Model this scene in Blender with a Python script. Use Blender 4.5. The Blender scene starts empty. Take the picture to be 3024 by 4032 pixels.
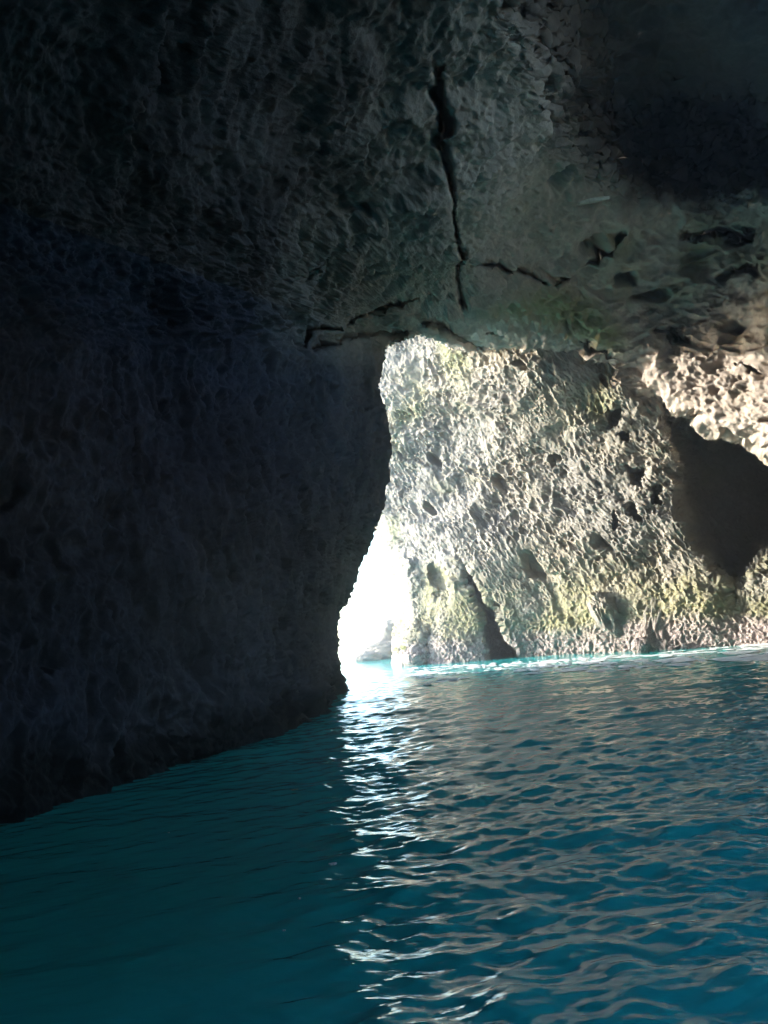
import bpy, math, random
import numpy as np

# ------------------------------------------------------------------ camera, world, sun, exposure
sc = bpy.context.scene
rad = math.radians
W0, H0, F = 3024.0, 4032.0, 2920.0
CAM = np.array([0.0, 0.0, 2.0])
PITCH, ROLL = rad(9.35), rad(-5.0)

cam_d = bpy.data.cameras.new("camera")
cam_d.sensor_fit = 'VERTICAL'
cam_d.sensor_height = 36.0
cam_d.lens = 36.0 * F / H0
cam_d.clip_start = 0.05
cam_d.clip_end = 20000
cam = bpy.data.objects.new("camera", cam_d)
sc.collection.objects.link(cam)
from mathutils import Matrix
Rc = Matrix.Rotation(rad(90) + PITCH, 3, 'X') @ Matrix.Rotation(ROLL, 3, 'Z')
cam.matrix_world = Matrix.Translation(CAM.tolist()) @ Rc.to_4x4()
sc.camera = cam
RC = np.array(Rc)

SUN_EL, SUN_AZ = rad(12.5), rad(-77)          # azimuth from +Y towards +X
EXPOSURE = 3.9
w = bpy.data.worlds.new("World"); sc.world = w; w.use_nodes = True
nt = w.node_tree; nt.nodes.clear()
sky = nt.nodes.new('ShaderNodeTexSky'); sky.sky_type = 'NISHITA'; sky.sun_disc = False
sky.sun_elevation = SUN_EL; sky.sun_rotation = SUN_AZ
sky.air_density = 1.0; sky.dust_density = 0.8; sky.ozone_density = 3.0
bg = nt.nodes.new('ShaderNodeBackground'); bg.inputs['Strength'].default_value = 0.15
wo = nt.nodes.new('ShaderNodeOutputWorld')
nt.links.new(sky.outputs[0], bg.inputs[0]); nt.links.new(bg.outputs[0], wo.inputs[0])

sd = bpy.data.lights.new("sun", 'SUN'); sd.energy = 2.0; sd.angle = rad(0.6); sd.color = (1.0, 0.985, 0.965)
so = bpy.data.objects.new("sun", sd); sc.collection.objects.link(so)
from mathutils import Vector
sdir = Vector((math.sin(SUN_AZ)*math.cos(SUN_EL), math.cos(SUN_AZ)*math.cos(SUN_EL), math.sin(SUN_EL)))
so.rotation_euler = (-sdir).to_track_quat('-Z', 'Y').to_euler()

sc.view_settings.view_transform = 'Standard'
sc.view_settings.look = 'None'
sc.view_settings.exposure = EXPOSURE
sc.view_settings.gamma = 1.0
sc.cycles.use_denoising = True
sc.cycles.max_bounces = 8
sc.cycles.diffuse_bounces = 5
sc.cycles.glossy_bounces = 4
sc.cycles.sample_clamp_indirect = 6.0

# ------------------------------------------------------------------ numeric helpers
def ray(px, py):
    """world direction through photo pixel, scaled to 1 m of ground distance along Y"""
    px = np.asarray(px, float); py = np.asarray(py, float)
    v = np.stack([(px - W0/2)/F, -(py - H0/2)/F, -np.ones_like(px)], -1)
    d = v @ RC.T
    return d / d[..., 1:2]
def at(px, py, Y):
    return CAM + ray(px, py) * np.asarray(Y, float)[..., None]

def h3(i, j, k, s):
    n = (i.astype(np.uint32)*np.uint32(73856093)) ^ (j.astype(np.uint32)*np.uint32(19349663)) ^ \
        (k.astype(np.uint32)*np.uint32(83492791)) ^ np.uint32((s*2654435761) & 0xffffffff)
    n ^= n >> np.uint32(16); n *= np.uint32(0x7feb352d); n ^= n >> np.uint32(15)
    n *= np.uint32(0x846ca68b); n ^= n >> np.uint32(16)
    return n
def h01(n): return (n & np.uint32(0xffffff)).astype(np.float32) / 16777215.0
def vnoise(P, seed=0):
    """gradient noise, roughly -1..1"""
    P = P.astype(np.float32); I = np.floor(P).astype(np.int32); f = P - I
    u = f*f*f*(f*(f*6-15)+10)
    out = 0
    for a in (0, 1):
        for b in (0, 1):
            for c in (0, 1):
                n = h3(I[..., 0]+a, I[..., 1]+b, I[..., 2]+c, seed)
                gx = h01(n)*2-1; gy = h01(n >> np.uint32(8))*0
                n2 = n*np.uint32(747796405) + np.uint32(12345); gy = h01(n2 >> np.uint32(4))*2-1
                n3 = n2*np.uint32(747796405) + np.uint32(54321); gz = h01(n3 >> np.uint32(4))*2-1
                g = gx*(f[..., 0]-a) + gy*(f[..., 1]-b) + gz*(f[..., 2]-c)
                wx = u[..., 0] if a else 1-u[..., 0]
                wy = u[..., 1] if b else 1-u[..., 1]
                wz = u[..., 2] if c else 1-u[..., 2]
                out = out + g*wx*wy*wz
    return out*1.5
def fbm(P, oct=4, seed=0, gain=0.5, lac=2.03, ridged=False):
    s = 0; a = 1.0; t = 0
    for o in range(oct):
        n = vnoise(P*(lac**o) + 17.3*o, seed+o)
        if ridged: n = 1-2*np.abs(n)
        s = s + a*n; t += a; a *= gain
    return s/t
def worley(P, seed=0):
    P = P.astype(np.float32); I = np.floor(P).astype(np.int32); f = P - I
    F1 = np.full(P.shape[:-1], 9, np.float32); F2 = F1.copy(); idn = np.zeros(P.shape[:-1], np.float32)
    for a in (-1, 0, 1):
        for b in (-1, 0, 1):
            for c in (-1, 0, 1):
                n = h3(I[..., 0]+a, I[..., 1]+b, I[..., 2]+c, seed)
                n2 = n*np.uint32(747796405)+np.uint32(12345); n3 = n2*np.uint32(747796405)+np.uint32(54321)
                n4 = n3*np.uint32(747796405)+np.uint32(999)
                d = np.sqrt((a+h01(n >> np.uint32(3))-f[..., 0])**2 + (b+h01(n2 >> np.uint32(4))-f[..., 1])**2 + (c+h01(n3 >> np.uint32(4))-f[..., 2])**2)
                m = d < F1
                F2 = np.where(m, F1, np.minimum(F2, d)); idn = np.where(m, h01(n4 >> np.uint32(4)), idn); F1 = np.where(m, d, F1)
    return F1, F2, idn
def sstep(a, b, x):
    t = np.clip((x-a)/(b-a), 0, 1); return t*t*(3-2*t)

class TPS:
    def __init__(self, pts):
        p = np.array(pts, float); self.p = p[:, :2]/1000; n = len(p)
        K = self.k(self.p[:, None]-self.p[None]) + 1e-3*np.eye(n)
        A = np.zeros((n+3, n+3)); A[:n, :n] = K; A[:n, n] = 1; A[:n, n+1:] = self.p; A[n, :n] = 1; A[n+1:, :n] = self.p.T
        b = np.zeros(n+3); b[:n] = np.log(p[:, 2]); self.w = np.linalg.solve(A, b)
    def k(self, d):
        r2 = (d**2).sum(-1); return 0.5*r2*np.log(r2+1e-12)
    def __call__(self, x, y):
        x = x/1000; y = y/1000; s = self.w[-3] + self.w[-2]*x + self.w[-1]*y
        for i, q in enumerate(self.p):
            r2 = (x-q[0])**2+(y-q[1])**2; s = s + self.w[i]*0.5*r2*np.log(r2+1e-12)
        return np.exp(s)

def poly_sd(x, y, pts):
    """signed distance in the traced outline, positive inside"""
    p = np.array(pts, float); n = len(p); d = np.full(x.shape, 1e9); ins = np.zeros(x.shape, bool)
    for i in range(n):
        a = p[i]; b = p[(i+1) % n]; e = b-a
        t = np.clip(((x-a[0])*e[0]+(y-a[1])*e[1])/(e@e), 0, 1)
        d = np.minimum(d, np.hypot(x-a[0]-t*e[0], y-a[1]-t*e[1]))
        c = ((a[1] > y) != (b[1] > y)) & (x < (b[0]-a[0])*(y-a[1])/((b[1]-a[1]) or 1e-9)+a[0])
        ins ^= c
    return np.where(ins, d, -d)
def line_d(x, y, pts):
    p = np.array(pts, float); d = np.full(x.shape, 1e9)
    for a, b in zip(p[:-1], p[1:]):
        e = b-a; t = np.clip(((x-a[0])*e[0]+(y-a[1])*e[1])/(e@e), 0, 1)
        d = np.minimum(d, np.hypot(x-a[0]-t*e[0], y-a[1]-t*e[1]))
    return d
def spline(pts, n, dens=None):
    """Catmull-Rom through pts, resampled evenly by length of its first two columns"""
    p = np.array(pts, float); q = np.vstack([2*p[0]-p[1], p, 2*p[-1]-p[-2]]); out = []
    for i in range(len(p)-1):
        t = np.linspace(0, 1, 40, endpoint=False)[:, None]; a, b, c, d = q[i], q[i+1], q[i+2], q[i+3]
        out.append(0.5*((2*b)+(c-a)*t+(2*a-5*b+4*c-d)*t*t+(-a+3*b-3*c+d)*t**3))
    o = np.vstack(out+[p[-1:]])
    return o

def grid_mesh(name, V, mat, attrs=None, flip=False, smooth=True, mask=None):
    ny, nx = V.shape[:2]
    me = bpy.data.meshes.new(name)
    idx = np.arange(ny*nx, dtype=np.int32).reshape(ny, nx)
    q = np.stack([idx[:-1, :-1], idx[:-1, 1:], idx[1:, 1:], idx[1:, :-1]], -1).reshape(-1, 4)
    if flip: q = q[:, ::-1]
    if mask is not None: q = q[mask[:-1, :-1].reshape(-1)]
    q = np.ascontiguousarray(q)
    me.vertices.add(ny*nx); me.vertices.foreach_set('co', np.ascontiguousarray(V.reshape(-1), dtype=np.float32))
    me.loops.add(q.size); me.loops.foreach_set('vertex_index', q.reshape(-1))
    me.polygons.add(len(q)); me.polygons.foreach_set('loop_start', np.arange(0, q.size, 4, dtype=np.int32))
    me.polygons.foreach_set('use_smooth', np.full(len(q), smooth))
    me.update(calc_edges=True)
    for k, a in (attrs or {}).items():
        at_ = me.attributes.new(k, 'FLOAT', 'POINT'); at_.data.foreach_set('value', np.ascontiguousarray(a.reshape(-1), dtype=np.float32))
    me.materials.append(mat)
    o = bpy.data.objects.new(name, me); sc.collection.objects.link(o)
    return o
def normals(V):
    du = np.gradient(V, axis=1); dv = np.gradient(V, axis=0)
    n = np.cross(du, dv); n /= np.linalg.norm(n, axis=-1, keepdims=True)+1e-9
    return n

# ------------------------------------------------------------------ materials
def new_mat(name):
    m = bpy.data.materials.new(name); m.use_nodes = True; m.node_tree.nodes.clear(); return m, m.node_tree
def rock_mat(name, light, dark, lo=(0.050, 0.055, 0.078), hi=(0.11, 0.115, 0.15), tint=(0.30, 0.26, 0.20), bump=0.5, rough=0.85, gain=1.0):
    m, t = new_mat(name); N = t.nodes.new; L = t.links.new
    geo = N('ShaderNodeNewGeometry')
    out = N('ShaderNodeOutputMaterial'); b = N('ShaderNodeBsdfPrincipled')
    b.inputs['Roughness'].default_value = rough
    b.inputs['Specular IOR Level'].default_value = 0.3
    def noise(s, det=6, r=0.6):
        n = N('ShaderNodeTexNoise'); n.inputs['Scale'].default_value = s; n.inputs['Detail'].default_value = det; n.inputs['Roughness'].default_value = r
        L(geo.outputs['Position'], n.inputs['Vector']); return n
    def ramp(src, a, bb, ca, cb):
        r = N('ShaderNodeValToRGB'); r.color_ramp.elements[0].position = a; r.color_ramp.elements[1].position = bb
        r.color_ramp.elements[0].color = (*ca, 1); r.color_ramp.elements[1].color = (*cb, 1); L(src, r.inputs[0]); return r
    def mix(f, a, c, mode='MIX'):
        x = N('ShaderNodeMix'); x.data_type = 'RGBA'; x.blend_type = mode
        if isinstance(f, float): x.inputs[0].default_value = f
        else: L(f, x.inputs[0])
        for s, v in ((6, a), (7, c)):
            if isinstance(v, tuple): x.inputs[s].default_value = (*v, 1)
            else: L(v, x.inputs[s])
        return x.outputs[2]
    def att(nm):
        a = N('ShaderNodeAttribute'); a.attribute_name = nm; return a.outputs['Fac']
    def mul(a, c):
        x = N('ShaderNodeMath'); x.operation = 'MULTIPLY'
        for s, v in ((0, a), (1, c)):
            if isinstance(v, float): x.inputs[s].default_value = v
            else: L(v, x.inputs[s])
        return x.outputs[0]
    n1 = noise(0.5, 8, 0.65); n2 = noise(4.0, 8, 0.7); n3 = noise(0.17, 4, 0.5); n4 = noise(18, 4, 0.7)
    col = ramp(n1.outputs[0], 0.36, 0.64, dark, light).outputs[0]
    sp = ramp(n2.outputs[0], 0.35, 0.68, (0.72, 0.70, 0.68), (1.15, 1.13, 1.08)).outputs[0]
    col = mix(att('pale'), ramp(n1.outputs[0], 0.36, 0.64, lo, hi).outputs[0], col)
    col = mix(1.0, col, sp, 'MULTIPLY')
    warm = ramp(n3.outputs[0], 0.45, 0.62, (0, 0, 0), (1, 1, 1)).outputs[0]
    col = mix(mul(mul(warm, 0.45), att('pale')), col, tint)
    mossn = ramp(n2.outputs[0], 0.35, 0.6, (0.25,)*3, (1,)*3).outputs[0]
    col = mix(mul(mul(att('moss'), mossn), 0.85), col, (0.150, 0.165, 0.045))
    col = mix(mul(mul(att('algae'), mossn), 0.9), col, (0.175, 0.165, 0.075))
    barn = ramp(n4.outputs[0], 0.42, 0.58, (0.085, 0.045, 0.05), (0.42, 0.37, 0.35)).outputs[0]
    col = mix(mul(att('tide'), 0.85), col, barn)
    col = mix(mul(att('wet'), 0.8), col, (0.012, 0.013, 0.012))
    L(col, b.inputs['Base Color'])
    bn = N('ShaderNodeBump'); bn.inputs['Strength'].default_value = bump; bn.inputs['Distance'].default_value = 0.12
    ad = N('ShaderNodeMath'); ad.operation = 'ADD'; L(n2.outputs[0], ad.inputs[0]); L(mul(n4.outputs[0], 0.35), ad.inputs[1])
    L(ad.outputs[0], bn.inputs['Height']); L(bn.outputs[0], b.inputs['Normal'])
    L(b.outputs[0], out.inputs[0])
    return m
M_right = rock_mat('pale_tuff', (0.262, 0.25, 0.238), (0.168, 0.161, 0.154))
M_left = rock_mat('shaded_tuff', (0.345, 0.320, 0.295), (0.235, 0.218, 0.202), (0.024, 0.027, 0.046), (0.062, 0.067, 0.105))  # dark navy tones carry the left wall's shade and blue veil
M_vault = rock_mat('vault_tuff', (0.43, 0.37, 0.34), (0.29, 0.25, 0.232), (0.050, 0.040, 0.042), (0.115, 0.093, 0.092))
M_dark = M_right

# ------------------------------------------------------------------ near cave rock: left wall, vault and right overhang
rim = [(1350, 2960, 27), (1342, 2730, 27), (1330, 2600, 27.5), (1322, 2500, 28), (1326, 2410, 28.3), (1352, 2340, 28.6), (1398, 2200, 29),
       (1445, 2105, 29.4), (1474, 2030, 29.6), (1480, 1960, 30), (1492, 1850, 30.3), (1507, 1750, 30.6), (1502, 1680, 30.6), (1468, 1590, 30.4),
       (1458, 1530, 30.2), (1480, 1450, 30), (1506, 1350, 29.8), (1580, 1333, 30.4), (1660, 1310, 31), (1715, 1309, 31.5), (1760, 1330, 32.5),
       (1850, 1365, 34.5), (2000, 1400, 38), (2200, 1440, 38.3), (2400, 1500, 38), (2560, 1560, 37.5), (2650, 1625, 36.8), (2760, 1690, 35.5),
       (2900, 1740, 34.5), (3024, 1800, 33.5), (3300, 1930, 29), (3800, 2100, 26), (4300, 2250, 22)]
outer = [(-1300, 4600), (-1450, 3500), (-1500, 2400), (-1500, 1500), (-1450, 600), (-1400, -300), (-1250, -1000), (-700, -1250), (200, -1300), (1000, -1700),
         (1500, -1700), (2000, -1700), (2600, -1700), (3200, -1600), (3800, -1400), (4300, -800), (4550, 0), (4600, 700), (4600, 1300), (4500, 2000)]
NS, NT, NWR = 1150, 640, 46
ro = spline(rim, 0); oo = spline(outer, 0)
def resample(o, n, wt=None):
    seg = np.hypot(np.diff(o[:, 0]), np.diff(o[:, 1])); c = np.concatenate([[0], np.cumsum(seg)]); c /= c[-1]
    s = np.linspace(0, 1, n)
    return np.stack([np.interp(s, c, o[:, k]) for k in range(o.shape[1])], -1)
Rr = resample(ro, NS); Oo = resample(oo, NS)
# outline correspondence: rim fraction -> outer fraction
cs = np.linspace(0, 1, NS)
key_r = [0, 0.10, 0.40, 0.47, 0.53, 0.62, 0.80, 1]; key_o = [0, 0.10, 0.33, 0.44, 0.52, 0.62, 0.82, 1]
m = np.interp(cs, key_r, key_o)
Oo = np.stack([np.interp(m, cs, Oo[:, k]) for k in range(2)], -1)
ctrl = [tuple(r) for r in rim] + [
    # left wall
    (1250, 2780, 22.5), (1100, 2850, 18), (820, 2940, 15), (300, 3100, 11.7), (0, 3180, 10.4), (-800, 3500, 8.6), (-1450, 3700, 8.0),
    (1230, 2300, 22.5), (1100, 2300, 19), (820, 2300, 15.6), (400, 2300, 12.6), (0, 2300, 10.8), (-1400, 2300, 8.4),
    (1350, 1850, 25.5), (1150, 1800, 20.5), (820, 1750, 16.5), (400, 1700, 13), (0, 1700, 11), (-1400, 1500, 8.2),
    (1380, 1480, 27), (1200, 1400, 23.5), (900, 1350, 18), (500, 1300, 14), (0, 1200, 10.8), (-1400, 700, 7.4),
    # vault
    (1400, 1250, 26), (1650, 1200, 28.5), (1500, 1000, 23.5), (1100, 1000, 19), (700, 900, 14.5), (300, 700, 11.3),
    (1800, 1000, 25.5), (1900, 700, 22), (1500, 600, 18.5), (1000, 400, 14), (400, 200, 10.2), (0, 0, 8.8), (1500, 100, 14.6),
    (1500, -600, 10.8), (1500, -1300, 8.2), (-200, -900, 7), (-1300, -1000, 6), (2000, 0, 15.5), (2600, -200, 16),
    # right overhang
    (2150, 900, 29.5), (2300, 1150, 35.3), (2100, 1300, 36.5), (2500, 1350, 37.2), (2700, 1000, 34.5), (3024, 900, 32.3), (3024, 1350, 33.6), (3024, 720, 31),
    (2800, 1550, 35.5), (2400, 400, 23), (3024, 300, 21), (3500, 900, 24), (3700, 1700, 25), (4500, 1000, 19), (4500, -600, 11), (4500, 2000, 20)]
tps = TPS(ctrl)
ctrlR = [(1380, 1000, 43.5), (1500, 1350, 46), (1500, 1800, 49), (1520, 2100, 50), (1580, 2400, 49.5), (1560, 2600, 47.5), (1620, 2612, 46.5),
         (1750, 1350, 43), (1750, 1800, 46.5), (1750, 2200, 46), (1800, 2600, 45), (2060, 2580, 44), (2060, 2200, 43.5), (2060, 1800, 43), (2060, 1400, 39),
         (2400, 2560, 41), (2400, 2200, 40.5), (2400, 1800, 40), (2400, 1500, 38.5), (2650, 1650, 38), (2650, 2000, 38.5), (2700, 2545, 38.5), (3024, 2530, 36),
         (3024, 2200, 37), (3024, 1800, 38), (3024, 1300, 36), (3700, 2500, 30), (3700, 1500, 31), (4600, 2600, 22), (4600, 800, 23), (2400, 800, 40), (1600, 700, 41)]
tpsR = TPS(ctrlR)
tt = np.linspace(0, 1, NT)**1.15
X = Rr[None, :, 0]*(1-tt[:, None]) + Oo[None, :, 0]*tt[:, None]
Y = Rr[None, :, 1]*(1-tt[:, None]) + Oo[None, :, 1]*tt[:, None]
D = tps(X, Y)
Ri3 = at(Rr[:, 0], Rr[:, 1], Rr[:, 2])
dist = np.hypot(X-X[:1], Y-Y[:1])
hide = 1-sstep(1800, 2000, X)*(1-sstep(2450, 2600, X))
D = D + 2.6*np.exp(-dist/38.0)*hide
sm = np.exp(-(dist/150.0)**2)*sstep(1740, 1900, Rr[None, :, 0])*sstep(2680, 2540, Rr[None, :, 0])
D = D*(1-sm) + (tpsR(X, Y)+0.25)*sm
# traced hollows of the rock (in metres of extra depth)
pw = np.stack([X/70, Y/70, X*0], -1); wob = fbm(pw, 4, 5)
wx = X + 85*wob; wy = Y + 85*fbm(pw+31, 4, 9)
def dent(poly, depth, soft):
    return depth*sstep(0, soft, poly_sd(wx, wy, poly))
D += dent([(1980, -1400), (1960, 120), (2080, 330), (2100, 470), (2150, 600), (2350, 760), (2450, 800), (2650, 830), (2900, 800), (3300, 830), (4700, 700), (4700, -1400)], 7.0, 380)
D += dent([(2330, 560), (2600, 330), (3000, 300), (3060, 700), (2900, 790), (2700, 800), (2480, 760)], 3.5, 110)
D += dent([(1180, 1100), (1230, 990), (1280, 1000), (1240, 1130)], 0.5, 30)
def groove(pts, wdt, depth, base=0):
    d = line_d(X + 7*wob, Y + 7*wob, pts)
    wv = 0.85*wdt*(0.5+0.9*np.clip(0.5+vnoise(pw*1.3+7, 3), 0, 1))
    return 0.9*depth*np.exp(-(d/wv)**2)
G = np.zeros_like(D)
G += dent([(2640, 920), (2860, 885), (3010, 930), (2920, 960), (2700, 940)], 2.24, 28)
G += dent([(2850, 1040), (3000, 1030), (3010, 1085), (2920, 1110), (2860, 1085)], 2.00, 24)
G += dent([(2600, 1290), (2660, 1280), (2740, 1330), (2720, 1380), (2600, 1340)], 1.44, 24)
G += dent([(2880, 1410), (2960, 1430), (3010, 1480), (2960, 1475)], 1.44, 22)
G += dent([(2260, 1330), (2400, 1370), (2430, 1410), (2290, 1370)], 1.28, 20)
G += groove([(1712, 250), (1725, 340), (1735, 480), (1725, 560)], 20, 2.2)
G += groove([(1735, 560), (1765, 760), (1775, 860), (1795, 980), (1800, 1060), (1812, 1190)], 9, 1.6)
G += groove([(1795, 960), (1802, 1020)], 16, 1.4)
G += groove([(1806, 1165), (1815, 1200)], 17, 1.4)
G += groove([(2440, 900), (2400, 970), (2330, 1030), (2180, 1110), (2160, 1080)], 11, 1.6)
G += groove([(1990, 1060), (2060, 1070), (2130, 1100)], 9, 1.0)
G += groove([(1880, 1060), (1960, 1050), (2060, 1075)], 8, 0.9)
G += groove([(1230, 1375), (1330, 1350), (1480, 1310), (1620, 1285), (1680, 1270)], 15, 1.2)
G += groove([(1185, 1360), (1230, 1300), (1330, 1290)], 9, 0.9)
G += groove([(1370, 1290), (1480, 1220), (1530, 1190), (1640, 1160)], 10, 1.0)
G += groove([(1560, 1170), (1650, 1140), (1700, 1150)], 8, 0.7)
G += groove([(1920, 1290), (1975, 1305)], 13, 1.4)
G += groove([(1330, 740), (1350, 820), (1420, 800)], 18, 0.5)
V = at(X, Y, D)
# the rock turns the corner behind the rim and runs on outside
th = np.linspace(0, 1, NWR+1)[1:, None]*np.pi/2*1.15
od = (Oo-Rr[:, :2]); od /= np.linalg.norm(od, axis=1, keepdims=True)
V0 = V[0]
bk_ = 5.0 - 2.8*sstep(1490, 1560, Rr[:, 0])*sstep(1900, 1700, Rr[:, 1])
out3 = np.stack([od[:, 0], 0*od[:, 0], -od[:, 1]], -1)
back = ray(Rr[:, 0], Rr[:, 1])
wr = V0[None] + back[None]*(bk_*np.sin(th/1.15))[..., None] + out3[None]*((bk_*0.62)*(1-np.cos(th)))[..., None]
V = np.concatenate([wr[::-1], V], 0)
Xp = np.concatenate([np.repeat(X[:1], NWR, 0), X]); Yp = np.concatenate([np.repeat(Y[:1], NWR, 0), Y])
N = normals(V)
s_ = np.sign((N*(CAM-V)).sum(-1)[NWR+60:, :].mean()); N = N*s_

def tafoni(V, N, cell, depth, seed, stretch=(1, 1, 1), wall=0.28, jit=0.5):
    Q = V/cell*np.array(stretch) ; Q = Q + jit*np.stack([fbm(Q*0.8+3, 3, seed+1), fbm(Q*0.8+13, 3, seed+2), fbm(Q*0.8+23, 3, seed+3)], -1)
    f1, f2, i = worley(Q, seed)
    bowl = sstep(0.0, wall, f2-f1)
    return -depth*bowl*(0.25+0.75*i)
def bigpits(V, cell, depth, keep, seed, stretch=(1, 1, 1), r=0.42):
    Q = V/cell*np.array(stretch); Q = Q + 0.35*np.stack([fbm(Q*1.5+3, 3, seed+1), fbm(Q*1.5+13, 3, seed+2), fbm(Q*1.5+23, 3, seed+3)], -1)
    f1, f2, i = worley(Q, seed)
    rr = r*(0.55+0.6*np.mod(i*7.7, 1))
    return -depth*(i < keep)*(1-sstep(rr*0.6, rr, f1))

isceil = sstep(1500, 1250, Yp)*sstep(2500, 2200, Xp+0*Yp)
rightp = sstep(2050, 2350, Xp + 0.4*(1300-Yp)*0)*sstep(0, 1, 1+0*Yp)
leftw = (1-isceil)*(1-rightp)
far = sstep(8, 24, V[..., 1])
h = 0.75*fbm(V/5.0, 4, 11) + 0.30*fbm(V/1.3, 4, 21)
def strata(V, nrm, th_, amp, seed):
    n_ = np.array(nrm)/np.linalg.norm(nrm); u_ = (V@n_)/th_ + 0.9*fbm(V/2.2, 4, seed) + 0.25*fbm(V/0.5, 3, seed+1)
    f_ = u_-np.floor(u_); lvl = h01(h3(np.floor(u_).astype(np.int32), np.zeros(u_.shape, np.int32), np.zeros(u_.shape, np.int32), seed))
    return amp*lvl*np.where(f_ < 0.8, f_/0.8, (1-f_)/0.2)
gate = lambda sc_, sd, a=-0.25, b=0.35: sstep(a, b, fbm(V/sc_, 3, sd))
# vault: rough layered skin
nearlip = 1+0.6*sstep(700, 1100, Yp)
E_ = np.array([[0.9, -0.25, 0.40], [0.2, 0.95, 0.15], [-0.40, -0.05, 0.9]]); VS = (V@E_.T)*np.array([0.38, 0.8, 1.25])
h += isceil*nearlip*(0.36*fbm(VS/0.5 + 0.5*fbm(V/1.7, 3, 39)[..., None], 6, 32, gain=0.74) + 0.07*fbm(V/0.25, 3, 35, ridged=True, gain=0.65) + strata(V, (-0.55, 0.5, 1.0), 0.8, 0.38, 37)*gate(3.0, 38, -0.4, 0.1))
h += isceil*gate(2.0, 36, 0.0, 0.4)*tafoni(V, N, 0.5, 0.10, 33, stretch=(1, 0.8, 1.6), wall=0.5)
# left wall: upright flutes and honeycomb
lw = sstep(0, 1, leftw)
h += lw*(gate(1.6, 40, -0.5, 0.2)*tafoni(V, N, 0.38, 0.30, 41, stretch=(1.1, 0.8, 0.45), wall=0.4) + bigpits(V, 1.1, 0.35, 0.22, 45, (1, 0.8, 0.55)))
h += lw*(0.30*fbm(V*np.array([1.6, 1.2, 0.4])/0.6, 6, 47, ridged=True, gain=0.65) + 0.04*fbm(V/0.12, 3, 48) + strata(V, (-0.9, 0.3, 0.7), 1.6, 0.22, 49)*gate(3.0, 46, -0.2, 0.3))
h += lw*sstep(2.0, 0.4, V[..., 2])*(0.45*fbm(V/1.1, 4, 63) + 0.12*fbm(V/0.3, 3, 64, ridged=True))
# right overhang: hollows with thin walls between
h += rightp*(gate(2.2, 50)*tafoni(V, N, 0.42, 0.20, 51, stretch=(0.7, 0.8, 1.3), wall=0.35) + gate(3.5, 54)*tafoni(V, N, 1.3, 0.55, 53, stretch=(0.7, 0.8, 1.4), wall=0.3) + bigpits(V, 1.9, 1.1, 0.32, 55, (0.7, 0.8, 1.5), 0.45) + 0.24*fbm(V*np.array([0.7, 1, 1.5])/0.9, 6, 57, ridged=True, gain=0.62) + strata(V, (0.1, 0.3, 1.0), 1.3, 0.4, 59)*gate(4.0, 58, -0.2, 0.3))
V = V + N*h[..., None]
V[NWR:] += ray(X, Y)*G[..., None]
pale = sstep(800, 1700, Xp + 0.5*(Yp-1300) + 250*fbm(V/4, 3, 71))  # light falloff put into the rock colour, paler low and right
pale *= 1-0.85*sstep(1250, 1500, Yp)*sstep(1750, 1550, Xp)  # left wall kept dark, its shade put into the colour
pale *= 1-0.9*sstep(-120, 120, poly_sd(Xp, Yp, [(1980, -1400), (1960, 0), (2120, 330), (2150, 470), (2250, 640), (2380, 740), (2480, 790), (2700, 800), (3300, 780), (4700, 700), (4700, -1400)]) + 120*fbm(V/2.5, 4, 73))  # shade of the upper right recess painted in as darker rock
moss = np.maximum(sstep(-60, 40, poly_sd(Xp, Yp, [(1900, 1210), (2150, 1130), (2330, 1190), (2440, 1300), (2440, 1370), (2280, 1330), (2100, 1240)]))*1.0,
                  0.7*sstep(2250, 2500, Xp)*sstep(800, 900, Yp)*sstep(1250, 1100, Yp)*sstep(-0.2, 0.3, fbm(V/3, 3, 61)))
z = np.zeros_like(moss)
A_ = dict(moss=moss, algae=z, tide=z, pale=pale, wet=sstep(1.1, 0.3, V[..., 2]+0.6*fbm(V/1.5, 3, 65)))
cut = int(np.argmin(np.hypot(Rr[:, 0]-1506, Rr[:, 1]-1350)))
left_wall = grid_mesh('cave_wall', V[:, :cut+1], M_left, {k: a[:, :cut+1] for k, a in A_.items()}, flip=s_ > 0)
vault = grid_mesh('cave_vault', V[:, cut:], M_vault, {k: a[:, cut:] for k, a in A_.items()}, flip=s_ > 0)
left_wall['kind'] = 'structure'; vault['kind'] = 'structure'

# ------------------------------------------------------------------ far right wall
ledge = [(700, 1360), (1200, 1375), (2000, 1400), (2045, 1466), (2120, 1500), (2240, 1540), (2290, 1550), (2340, 1572), (2390, 1580), (2440, 1570), (2490, 1556), (2560, 1545), (2620, 1540), (2900, 1530)]
NY, NX, NW = 640, 1040, 30
yy = np.concatenate([np.linspace(1060, 1260, 60)[:-1], np.linspace(1260, 2700, NY-60), [2780]])
xl = np.interp(yy, [a for a, b in ledge], [b for a, b in ledge])
uu = np.linspace(0, 1, NX)**1.25
X = xl[:, None] + (4600-xl[:, None])*uu[None]
Y = np.repeat(yy[:, None], NX, 1)
D = tpsR(X, Y)
dist = X - X[:, :1]
D = D + 2.6*np.exp(-dist/32.0)
pw = np.stack([X/60, Y/60, X*0+4], -1); wob = fbm(pw, 4, 75)
wx = X + 34*wob; wy = Y + 34*fbm(pw+31, 4, 79)
D += dent([(1800, 2140), (1850, 2240), (1905, 2330), (1965, 2420), (2010, 2510), (2070, 2600), (2070, 2720), (1915, 2720), (1905, 2560), (1885, 2430), (1850, 2330), (1815, 2230)], 9, 26)
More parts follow.
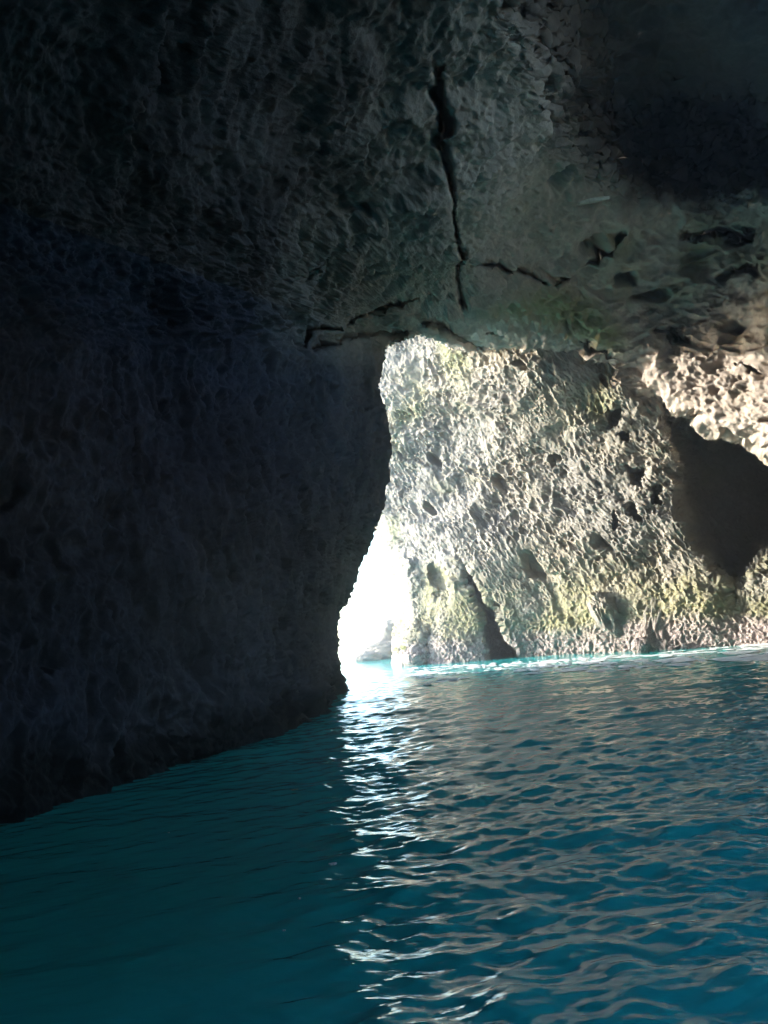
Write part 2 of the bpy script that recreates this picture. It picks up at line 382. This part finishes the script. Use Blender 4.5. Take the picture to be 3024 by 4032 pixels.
D += dent([(2610, 1540), (2700, 1640), (2900, 1700), (3100, 1740), (3600, 1900), (3600, 2260), (3024, 2200), (2960, 2300), (2900, 2400), (2850, 2330), (2790, 2260), (2700, 2120), (2650, 1980), (2655, 1850), (2630, 1740)], 8, 100)
D += dent([(2385, 1590), (2450, 1600), (2445, 1680), (2395, 1690)], 1.4, 18)
D += dent([(2440, 1700), (2480, 1710), (2475, 1745), (2445, 1750)], 1.2, 10)
D += dent([(2455, 1820), (2540, 1840), (2545, 1930), (2480, 1910)], 1.3, 18)
D += dent([(2560, 1900), (2600, 1920), (2600, 1990), (2570, 1980)], 1.2, 12)
D += dent([(2450, 1980), (2510, 1990), (2530, 2060), (2470, 2040)], 1.2, 14)
D += dent([(2410, 1990), (2430, 2000), (2440, 2080), (2420, 2100)], 1.1, 10)
D += dent([(1670, 2230), (1720, 2200), (1790, 2260), (1800, 2380), (1700, 2350)], 0.9, 45)
D -= dent([(1560, 2150), (1650, 2190), (1680, 2400), (1700, 2660), (1540, 2660)], 0.9, 60)
V = at(X, Y, D)
# vertical lip: the left end turns away behind
th = np.linspace(0, 1, NW+1)[1:, None]*np.pi/2
b = V[:, 0]; wrp = b[None] + np.array([0.03, 1, 0])*(16*np.sin(th))[..., None] + np.array([1, 0, 0])*(9*(1-np.cos(th)))[..., None]
wrp = np.transpose(wrp, (1, 0, 2))[:, ::-1]
V = np.concatenate([wrp, V], 1)
Xp = np.concatenate([np.repeat(X[:, :1], NW, 1), X], 1); Yp = np.concatenate([np.repeat(Y[:, :1], NW, 1), Y], 1)
N = normals(V); s_ = np.sign((N*(CAM-V)).sum(-1)[:, NW+60:].mean()); N *= s_
h = 0.8*fbm(V/6, 4, 111) + 0.24*fbm(V/1.9, 3, 121)
sh = V.copy(); sh[..., 0] += 0.45*V[..., 2]           # pits lean along the bedding
inn = 1-sstep(0, 20, poly_sd(Xp, Yp, [(1800, 2140), (1965, 2420), (2070, 2600), (2070, 2720), (1915, 2720), (1850, 2330)]))
low = sstep(4.0, 2.0, V[..., 2])
gt = lambda sc_, sd, a=-0.3, b=0.3: sstep(a, b, fbm(V/sc_, 3, sd))
h += (1-0.5*low)*inn*(0.15+0.85*gt(3.0, 130, -0.15, 0.3))*tafoni(sh, N, 0.44, 0.30, 131, stretch=(1.15, 0.8, 0.62), wall=0.36, jit=0.8)
h += (1-low)*inn*(0.4+0.6*gt(1.7, 132))*tafoni(sh, N, 0.25, 0.17, 133, stretch=(1.1, 0.8, 0.7), wall=0.45, jit=0.8)
h += (1-low)*inn*gt(4, 134, 0.0, 0.4)*tafoni(sh, N, 1.3, 0.35, 136, stretch=(1.1, 0.8, 0.6), wall=0.3, jit=0.8)
h += (1-low)*inn*bigpits(sh, 1.5, 0.9, 0.2, 135, (1.1, 0.8, 0.62))
h += inn*0.11*fbm(sh*np.array([1.3, 1, 0.6])/0.6, 6, 137, ridged=True, gain=0.66)
h += low*0.16*fbm(V/0.3, 3, 139, ridged=True) + inn*gt(5, 151, -0.1, 0.3)*strata(V, (0.55, 0.1, 1.0), 1.7, 0.45, 152)
V = V + N*h[..., None]
zz = V[..., 2] + 0.9*fbm(V/2.5, 3, 141)
algae = sstep(0.9, 1.8, zz)*sstep(6.0, 3.2, zz)*sstep(-0.5, 0.25, fbm(V/3.0, 3, 143))
algae = np.maximum(algae, 0.9*sstep(-30, 40, poly_sd(Xp, Yp, [(1660, 2230), (1800, 2200), (1880, 2500), (1850, 2620), (1600, 2600)]))*sstep(-0.4, 0.2, fbm(V/1.5, 3, 149)))
moss = 0.7*sstep(0.15, 0.5, fbm(V/5.0, 3, 145))
tide = sstep(1.9, 0.7, zz)
wall_far = grid_mesh('cave_wall', V, M_right, dict(moss=moss, algae=algae, tide=tide, pale=np.ones_like(tide)), flip=s_ > 0)
wall_far['kind'] = 'structure'

# ------------------------------------------------------------------ rear of the cave, behind the viewer
edge = np.array([(-1300, 4600), (-1450, 3500), (-1500, 2400), (-1500, 1500), (-1450, 600), (-1400, -300), (-1250, -1000), (-700, -1250), (200, -1300), (1500, -1700),
                 (2600, -1700), (3200, -1600), (3800, -1400), (4300, -800), (4550, 0), (4600, 700), (4600, 1300), (4600, 2000), (4600, 2600), (4600, 3000)], float)
e = resample(spline(edge, 0), 160)
De = tps(e[:, 0], e[:, 1])*0.985; De[e[:, 1] > 2000] = np.minimum(De[e[:, 1] > 2000], 20)
E3 = at(e[:, 0], e[:, 1], De)
cen = np.array([4.0, -26.0, 1.0])
kk = np.linspace(-0.04, 1, 60)[:, None, None]
V = E3[None]*(1-kk**3) + cen*kk**3
V[..., 1] = E3[None, :, 1]*(1-kk[..., 0]**1.2*np.sign(kk[..., 0]+1e-9)) + cen[1]*np.abs(kk[..., 0])**1.2 if False else E3[None, :, 1] + (cen[1]-E3[None, :, 1])*kk[..., 0]
N = normals(V); s_ = np.sign((N*(np.array([2, -5, 3])-V)).sum(-1).mean()); N *= s_
V = V + N*((0.9*fbm(V/4, 4, 211))*np.clip(kk[..., 0]*4, 0, 1))[..., None]
z = np.zeros(V.shape[:2])
HC, HR = np.array([13.0, -4.0]), np.array([11.0, 12.0])  # roof opening cut for the added daylight shaft
ell = np.hypot((V[..., 0]-HC[0])/HR[0], (V[..., 1]-HC[1])/HR[1])
rear = grid_mesh('cave_rear', V, M_dark, dict(moss=z, algae=z, tide=z), flip=s_ > 0, mask=~((ell < 1) & (V[..., 2] > 4)))
# added unseen roof shaft behind the viewer, made up to bring daylight onto the water
a_ = np.linspace(0, 2*np.pi, 120)[None]; zz_ = np.linspace(7, 33, 40)[:, None]
V = np.stack([HC[0]+HR[0]*1.06*np.cos(a_)+0*zz_, HC[1]+HR[1]*1.06*np.sin(a_)+0*zz_, zz_+0*a_], -1)
V = V + 0.5*np.stack([fbm(V/3, 3, 221), fbm(V/3, 3, 222), 0*V[..., 0]], -1); V[:, -1] = V[:, 0]
V = V[(np.arange(40) >= 0)]
z = np.zeros(V.shape[:2])
shaft = grid_mesh('added_light_shaft', V, M_dark, dict(moss=z, algae=z, tide=z), mask=~((V[..., 1] > 6.0) & (V[..., 2] < 14)))
shaft['kind'] = 'structure'
rear['kind'] = 'structure'

# ------------------------------------------------------------------ water
def wave_h(x, y):
    P = np.stack([x, y, 0*x], -1)
    wv = np.zeros_like(x)
    rng = np.random.RandomState(4)
    warp = 0.5*fbm(P/3.0, 3, 301)
    for lam, amp, n in ((3.4, 0.011, 3), (1.4, 0.012, 4), (0.62, 0.0092, 8), (0.31, 0.0056, 9), (0.16, 0.0028, 9)):
        for i in range(n):
            a = rad(90) + rng.normal(0.08, 0.30 if lam > 1 else 0.58)
            k = 2*np.pi/(lam*rng.uniform(0.75, 1.3)); ph = rng.uniform(0, 6.28)
            env = 0.5+0.9*np.clip(0.5+vnoise(P/(lam*2.2)+rng.uniform(0, 50), 310+i), 0, 1.2)
            c = np.sin(k*(x*np.cos(a)+y*np.sin(a)) + ph + 2.0*warp/lam**0.5)
            wv += amp*env/np.sqrt(n)*1.5*(1-2*np.abs(c)**1.0*0 + c*0 - 1 + c + 0.35*(c*c-0.5))
    return wv
ys = np.concatenate([np.linspace(-40, 2.0, 30)[:-1], 2.0*np.exp(np.linspace(0, np.log(110/2.0), 900)), np.array([150, 220, 400, 900, 2500, 9000.])])
us = np.concatenate([np.linspace(-6, -0.72, 14)[:-1], np.linspace(-0.72, 0.72, 800), np.linspace(0.72, 6, 14)[1:]])
wd = np.maximum(ys, 7.0)
X = us[None]*wd[:, None]; Y = np.repeat(ys[:, None], len(us), 1)
Hh = wave_h(X, Y)
dsp = (np.gradient(ys)[:, None])
fade = (0.3+0.7*sstep(42, 22, Y))*sstep(100, 40, Y)*sstep(0.5, 2.5, Y)*sstep(0.95, 0.7, np.abs(us))[None]
calm = 0.30+0.70*sstep(-2.4, 0.2, X/np.maximum(Y, 1)*8)      # sheltered under the left wall
Z = Hh*fade*calm
V = np.stack([X, Y, Z], -1)
m, t = new_mat('sea_water')
Nn = t.nodes.new; L = t.links.new
out = Nn('ShaderNodeOutputMaterial'); b = Nn('ShaderNodeBsdfPrincipled')
b.inputs['Base Color'].default_value = (0.018, 0.42, 0.42, 1); b.inputs['Roughness'].default_value = 0.03; b.inputs['IOR'].default_value = 1.333
g = Nn('ShaderNodeNewGeometry'); mp = Nn('ShaderNodeMapping'); mp.inputs['Scale'].default_value = (0.55, 1.3, 1)
L(g.outputs['Position'], mp.inputs[0])
n1 = Nn('ShaderNodeTexNoise'); n1.inputs['Scale'].default_value = 12; n1.inputs['Detail'].default_value = 3; L(mp.outputs[0], n1.inputs[0])
bm = Nn('ShaderNodeBump'); bm.inputs['Strength'].default_value = 0.28; bm.inputs['Distance'].default_value = 0.02
L(n1.outputs[0], bm.inputs['Height']); L(bm.outputs[0], b.inputs['Normal']); L(b.outputs[0], out.inputs[0])
water = grid_mesh('water', V, m, flip=False)
water['kind'] = 'structure'

# ------------------------------------------------------------------ loose things
def tag(o, label=None, cat=None, group=None, kind=None):
    for k, v in (('label', label), ('category', cat), ('group', group), ('kind', kind)):
        if v: o[k] = v
    return o
def wpt(px, py):
    """the point of the water surface seen at a photo pixel"""
    d = ray(px, py); Yd = -CAM[2]/d[2]; return CAM + d*Yd
def blob(c, r, seed, amp=0.25, n=90, rot=0.0, lean=0.0, bowls=(), facet=0.5, taper=0.0):
    """a weathered boulder: closed surface round c with radii r"""
    u = np.linspace(0, 2*np.pi, 2*n)[None]; v = np.linspace(0.001, np.pi-0.001, n)[:, None]
    d = np.stack([np.sin(v)*np.cos(u), np.sin(v)*np.sin(u), np.cos(v)+0*u], -1)
    q = np.sign(d)*np.abs(d)**0.8; q /= np.linalg.norm(q, axis=-1, keepdims=True)**0.6
    hh = 1 + amp*(fbm(d*1.3+seed*7.1, 4, seed) + 0.6*facet*fbm(d*3.0+seed, 5, seed+5, ridged=True)) + 0.10*amp*fbm(d*14+seed, 3, seed+9)
    for bx, bz, br, bd in bowls:
        hh = hh - bd*(1-sstep(br*0.5, br, np.hypot(d[..., 0]-bx, d[..., 2]-bz)))*(d[..., 1] < 0)
    P = q*hh[..., None]*np.array(r)
    P[..., :2] *= (1-taper*np.clip(P[..., 2:3]/r[2]*0.5+0.5, 0, 1.1))
    P[..., 0] += lean*P[..., 2]
    P = P + 0.05*d*fbm(P/0.22+seed, 4, seed+3, ridged=True)[..., None]
    P[:, -1] = P[:, 0]; P[0] = P[0].mean(0); P[-1] = P[-1].mean(0)
    cr, sr = math.cos(rot), math.sin(rot)
    P = np.stack([P[..., 0]*cr-P[..., 1]*sr, P[..., 0]*sr+P[..., 1]*cr, P[..., 2]], -1)
    return P
def boulder(name, px, py, Yd, r, seed, label, cat='boulder', group=None, mat=None, alg=0.6, **kw):
    P = blob(None, r, seed, **kw); c = at(px, py, Yd)
    z = P[..., 2] + c[2]
    o = grid_mesh(name, P, mat or M_right, dict(moss=0*z, algae=alg*sstep(1.6, 2.4, z)*sstep(-0.3, 0.2, fbm(P/0.8, 3, seed)), tide=sstep(1.9, 0.7, z), pale=1+0*z))
    o.location = c.tolist()
    return tag(o, label, cat, group)

boulder('leaning_boulder', 2388, 2425, 40.75, (0.60, 0.7, 1.15), 3, 'grey leaning boulder with two dark hollows in its face, by the bright wall', lean=-0.35, amp=0.3,
        bowls=((-0.35, -0.25, 0.36, 0.45), (0.38, -0.15, 0.32, 0.4)), facet=1.2)
boulder('ridge_boulder', 2600, 2440, 39.5, (1.5, 1.0, 2.3), 8, 'tall wedge shaped boulder against the wall, right of the hollowed boulder', lean=0.10, amp=0.45, taper=0.85, facet=1.3)
boulder('dark_boulder', 2530, 2548, 38.2, (0.42, 0.4, 0.42), 12, 'low dark boulder at the waterline in front of the tall wedge shaped boulder', amp=0.4, facet=1.2)
boulder('round_stone', 2322, 2545, 40.2, (0.17, 0.17, 0.24), 15, 'small pale rounded stone at the waterline below the leaning boulder', 'stone', amp=0.12)
boulder('craggy_boulder', 3120, 2440, 37.9, (3.2, 1.6, 2.5), 21, 'large rough whitish rock at the right edge of the cave, under the dark hollow', amp=0.5, taper=0.4, facet=1.5, n=170, alg=0.1)
# far point of rocks beyond the opening
pts = [(1580, 2540, 66, (2.0, 2.2, 2.1), 31), (1510, 2575, 64, (1.7, 1.6, 1.05), 32), (1450, 2592, 62, (1.0, 1.0, 0.5), 33)]
c0 = at(1530, 2600, 64)
bmv = []; 
def merge_grids(name, Vs, mat, attrs):
    me = bpy.data.meshes.new(name); vs, fs, n = [], [], 0
    for V_ in Vs:
        ny, nx = V_.shape[:2]; idx = np.arange(ny*nx).reshape(ny, nx)+n
        vs.append(V_.reshape(-1, 3)); fs.append(np.stack([idx[:-1, :-1], idx[1:, :-1], idx[1:, 1:], idx[:-1, 1:]], -1).reshape(-1, 4)); n += ny*nx
    vs = np.vstack(vs); me.from_pydata(vs.tolist(), [], np.vstack(fs).tolist())
    me.polygons.foreach_set('use_smooth', np.ones(len(me.polygons), bool))
    for k, f in attrs.items():
        a = me.attributes.new(k, 'FLOAT', 'POINT'); a.data.foreach_set('value', np.asarray(f(vs), np.float32))
    me.materials.append(mat); o = bpy.data.objects.new(name, me); sc.collection.objects.link(o); return o
one = lambda c: (lambda v: np.full(len(v), c))
Vs = [blob(None, r, sd, amp=0.35, n=60) + (at(x, y, d)-c0) for x, y, d, r, sd in pts]
o = merge_grids('rock_outcrop', Vs, M_right, dict(moss=one(0), algae=one(0), tide=one(0.2), pale=one(1)))
o.location = c0.tolist()
tag(o, 'low jagged point of rock in the white glare beyond the cave opening', 'rock outcrop')

def simple_mat(name, col, rough=0.6, col2=None, scale=20, trans=0.0):
    m, t = new_mat(name); b = t.nodes.new('ShaderNodeBsdfPrincipled'); o = t.nodes.new('ShaderNodeOutputMaterial')
    n = t.nodes.new('ShaderNodeTexNoise'); n.inputs['Scale'].default_value = scale; r = t.nodes.new('ShaderNodeValToRGB')
    g = t.nodes.new('ShaderNodeNewGeometry'); t.links.new(g.outputs['Position'], n.inputs[0])
    r.color_ramp.elements[0].position = 0.35; r.color_ramp.elements[1].position = 0.65
    r.color_ramp.elements[0].color = (*(col2 or col), 1); r.color_ramp.elements[1].color = (*col, 1)
    t.links.new(n.outputs[0], r.inputs[0]); t.links.new(r.outputs[0], b.inputs['Base Color']); b.inputs['Roughness'].default_value = rough
    t.links.new(b.outputs[0], o.inputs[0]); return m
M_foam = simple_mat('sea_foam', (0.85, 0.86, 0.86), 0.7, (0.6, 0.64, 0.64), 3)
M_leaf = simple_mat('dry_leaf', (0.42, 0.32, 0.18), 0.6, (0.2, 0.13, 0.07), 60)
M_drift = simple_mat('bleached_wood', (0.50, 0.47, 0.38), 0.7, (0.30, 0.27, 0.21), 9)
M_weed = simple_mat('yellow_seaweed', (0.62, 0.60, 0.05), 0.6, (0.30, 0.32, 0.04), 12)

# bleached plank wedged on the ledge, tapered and slightly bent
def plank():
    n, mm = 26, 14; L_, V_ = 1.15, []
    for i in range(n):
        t_ = i/(n-1); wd_ = 0.105*(0.35+0.65*math.sin(math.pi*min(1, 0.12+t_*0.95))**0.5); hh = 0.05*(0.6+0.4*math.sin(math.pi*t_))
        if i in (0, n-1): wd_ *= 0.1; hh *= 0.1
        ring = []
        for j in range(mm+1):
            a = 2*math.pi*j/mm; ca, sa = math.cos(a), math.sin(a)
            ring.append((L_*(t_-0.5), 0.9*wd_*math.copysign(abs(ca)**0.6, ca), hh*1.6*math.copysign(abs(sa)**0.6, sa)+0.035*math.sin(3*t_+1)))
        V_.append(ring)
    V_ = np.array(V_); return V_ + 0.008*fbm(V_/0.08, 2, 3)[..., None]
V = plank()
o = grid_mesh('driftwood_plank', V, M_drift, {}); o.location = at(2338, 791, 24.2).tolist(); o.rotation_euler = (rad(20), rad(-7), rad(-6))
tag(o, 'pale bleached driftwood plank wedged on the rock ledge below the dark recess', 'driftwood')

# yellow weed tufts at the foot of the wall
def tuft(px, py, Yd, label, seed, s):
    rng = np.random.RandomState(seed); vs, fs = [], []
    for k in range(160):
        a = rng.uniform(0, 6.28); rr = s*rng.uniform(0, 1)**0.5; b0 = np.array([rr*math.cos(a), -0.15+0.5*rr*math.sin(a), rng.uniform(-0.5, 0.8)*s])
        d = np.array([rng.normal(0, .5), -0.6, rng.normal(-0.3, .5)])*s*0.35; w_ = rng.normal(0, 1, 3); w_ = w_/np.linalg.norm(w_)*s*0.10
        i = len(vs); vs += [b0-w_, b0+w_, b0+d*0.6+w_*0.8, b0+d]; fs += [(i, i+1, i+2, i+3)]
    me = bpy.data.meshes.new('seaweed_tuft'); me.from_pydata([tuple(v) for v in vs], [], fs); me.materials.append(M_weed)
    o = bpy.data.objects.new('seaweed_tuft', me); sc.collection.objects.link(o); o.location = at(px, py, Yd).tolist()
    tag(o, label, 'seaweed', 'yellow seaweed on the end of the wall')
tuft(1556, 2560, 47.0, 'yellow seaweed tuft at the outer corner of the bright wall, next to the white glare', 1, 0.22)
tuft(1588, 2552, 46.0, 'narrower, higher yellow seaweed tuft just inside the outer corner of the bright wall', 2, 0.17)

# foam lying along the foot of the wall
def surf_z(x, y):
    x = np.asarray(x, float); y = np.asarray(y, float)
    f = (0.3+0.7*sstep(42, 22, y))*sstep(100, 40, y)*sstep(0.5, 2.5, y); c = 0.30+0.70*sstep(-2.4, 0.2, x/np.maximum(y, 1)*8)
    return wave_h(x, y)*f*c
rng = np.random.RandomState(7); vs, fs = [], []
cl = []
for k in range(300):
    if k < 75: px = rng.uniform(2080, 3080); base = 2604-0.087*(px-2100)*0.9; py = base + abs(rng.normal(0, 17)) + 3
    elif k < 130: px = rng.uniform(2350, 3080); py = 2625-0.05*(px-2300) + rng.normal(0, 9)
    else: px = rng.uniform(1620, 2400); py = 2632-0.06*(px-1600) + rng.gamma(1.5, 14)
    p = wpt(px, py); ln = rng.lognormal(-1.25 if k < 130 else -1.9, 0.6); cl.append((p[0], p[1], ln, ln*rng.uniform(0.5, 1.6)))
cl = [c for c in cl if c[1] < 47]
for x0, y0, a, b_ in cl:
    n = 14; ph = rng.uniform(0, 6.28); am = rng.uniform(0.15, 0.35)
    ang = np.linspace(0, 2*np.pi, n, endpoint=False); rr = 1+am*np.sin(2*ang+ph)+am*0.7*np.sin(3*ang+2*ph)+rng.normal(0, 0.08, n)
    xs = x0+a*rr*np.cos(ang); y_ = y0+b_*rr*np.sin(ang)
    xs = np.append(xs, x0); y_ = np.append(y_, y0); zs = surf_z(xs, y_)
    zs = zs + 0.02; zs[-1] += 0.035; i = len(vs)
    vs += list(zip(xs.tolist(), y_.tolist(), zs.tolist())); fs += [(i+j, i+(j+1) % n, i+n) for j in range(n)]
me = bpy.data.meshes.new('sea_foam'); me.from_pydata(vs, [], fs); me.materials.append(M_foam)
o = bpy.data.objects.new('sea_foam', me); sc.collection.objects.link(o)
tag(o, 'white streaks of sea foam drifting along the foot of the bright wall', 'foam', None, 'stuff')

# leaf and white flecks on the dark water
def fleck(px, py, r, label, seed):
    p = wpt(px, py); z0 = float(surf_z(p[0], p[1])); rng = np.random.RandomState(seed); Vs = []
    for k in range(9):
        a = rng.uniform(0, 6.28); q = r*rng.uniform(0, 0.9); rr = r*rng.uniform(0.25, 0.55)
        u = np.linspace(0, 2*np.pi, 13)[None]; v = np.linspace(0, np.pi, 8)[:, None]
        Vs.append(np.stack([np.sin(v)*np.cos(u)*rr+q*math.cos(a), np.sin(v)*np.sin(u)*rr+q*math.sin(a), (np.cos(v)+0*u)*rr*0.6], -1))
    o = merge_grids('white_fleck', Vs, M_foam, {}); o.location = (p[0], p[1], z0+0.004)
    tag(o, label, 'white fleck', 'white flecks on the dark water')
fleck(665, 3280, 0.014, 'tiny white fleck alone far out on the dark water, leftmost of all', 1)
fleck(1180, 3550, 0.018, 'small white fleck on dark water, upper of the pair left of the glitter', 2)
fleck(1122, 3662, 0.015, 'small white fleck on dark water, lower of the pair left of the glitter', 3)
fleck(1308, 3405, 0.036, 'largest white fleck, a water glint built solid, close to the left edge of the glittering reflection', 4)  # glint on the water modelled as a white solid
p = wpt(1160, 3117); n, mm = 15, 7
uu_ = np.linspace(-1, 1, n)[:, None]; vv_ = np.linspace(-1, 1, mm)[None]
wl = 0.028*np.sqrt(np.clip(1-uu_**2, 0, 1))*(1-0.25*uu_)
V = np.stack([0.062*uu_+0*vv_, wl*vv_, 0.012*uu_**2+0.014*np.abs(vv_)*(1-np.abs(uu_))+0.003+0*uu_], -1)
lf = grid_mesh('floating_leaf', V, M_leaf, {}); sm_ = lf.modifiers.new('s', 'SOLIDIFY'); sm_.thickness = 0.002
lf.location = (p[0], p[1], float(surf_z(p[0], p[1]))+0.004); lf.rotation_euler = (0.0, 0, rad(20))
tag(lf, 'dry tan leaf floating on the dark blue water left of the glitter', 'leaf')

# ------------------------------------------------------------------ sea air in the cave
HAZE = True
if HAZE:
    x0, x1, y0, y1, z0, z1 = -80, 90, -60, 130, -8, 60
    me = bpy.data.meshes.new('haze')
    me.from_pydata([(x0, y0, z0), (x1, y0, z0), (x1, y1, z0), (x0, y1, z0), (x0, y0, z1), (x1, y0, z1), (x1, y1, z1), (x0, y1, z1)], [],
                   [(0, 3, 2, 1), (4, 5, 6, 7), (0, 1, 5, 4), (1, 2, 6, 5), (2, 3, 7, 6), (3, 0, 4, 7)])
    m, t = new_mat('haze'); o_ = t.nodes.new('ShaderNodeOutputMaterial'); vn = t.nodes.new('ShaderNodeVolumePrincipled')
    vn.inputs['Color'].default_value = (0.84, 0.88, 1.0, 1); vn.inputs['Absorption Color'].default_value = (1, 1, 1, 1); vn.inputs['Density'].default_value = 0.008; vn.inputs['Anisotropy'].default_value = 0.75
    t.links.new(vn.outputs[0], o_.inputs['Volume']); me.materials.append(m)
    o = bpy.data.objects.new('haze', me); sc.collection.objects.link(o); o['kind'] = 'stuff'
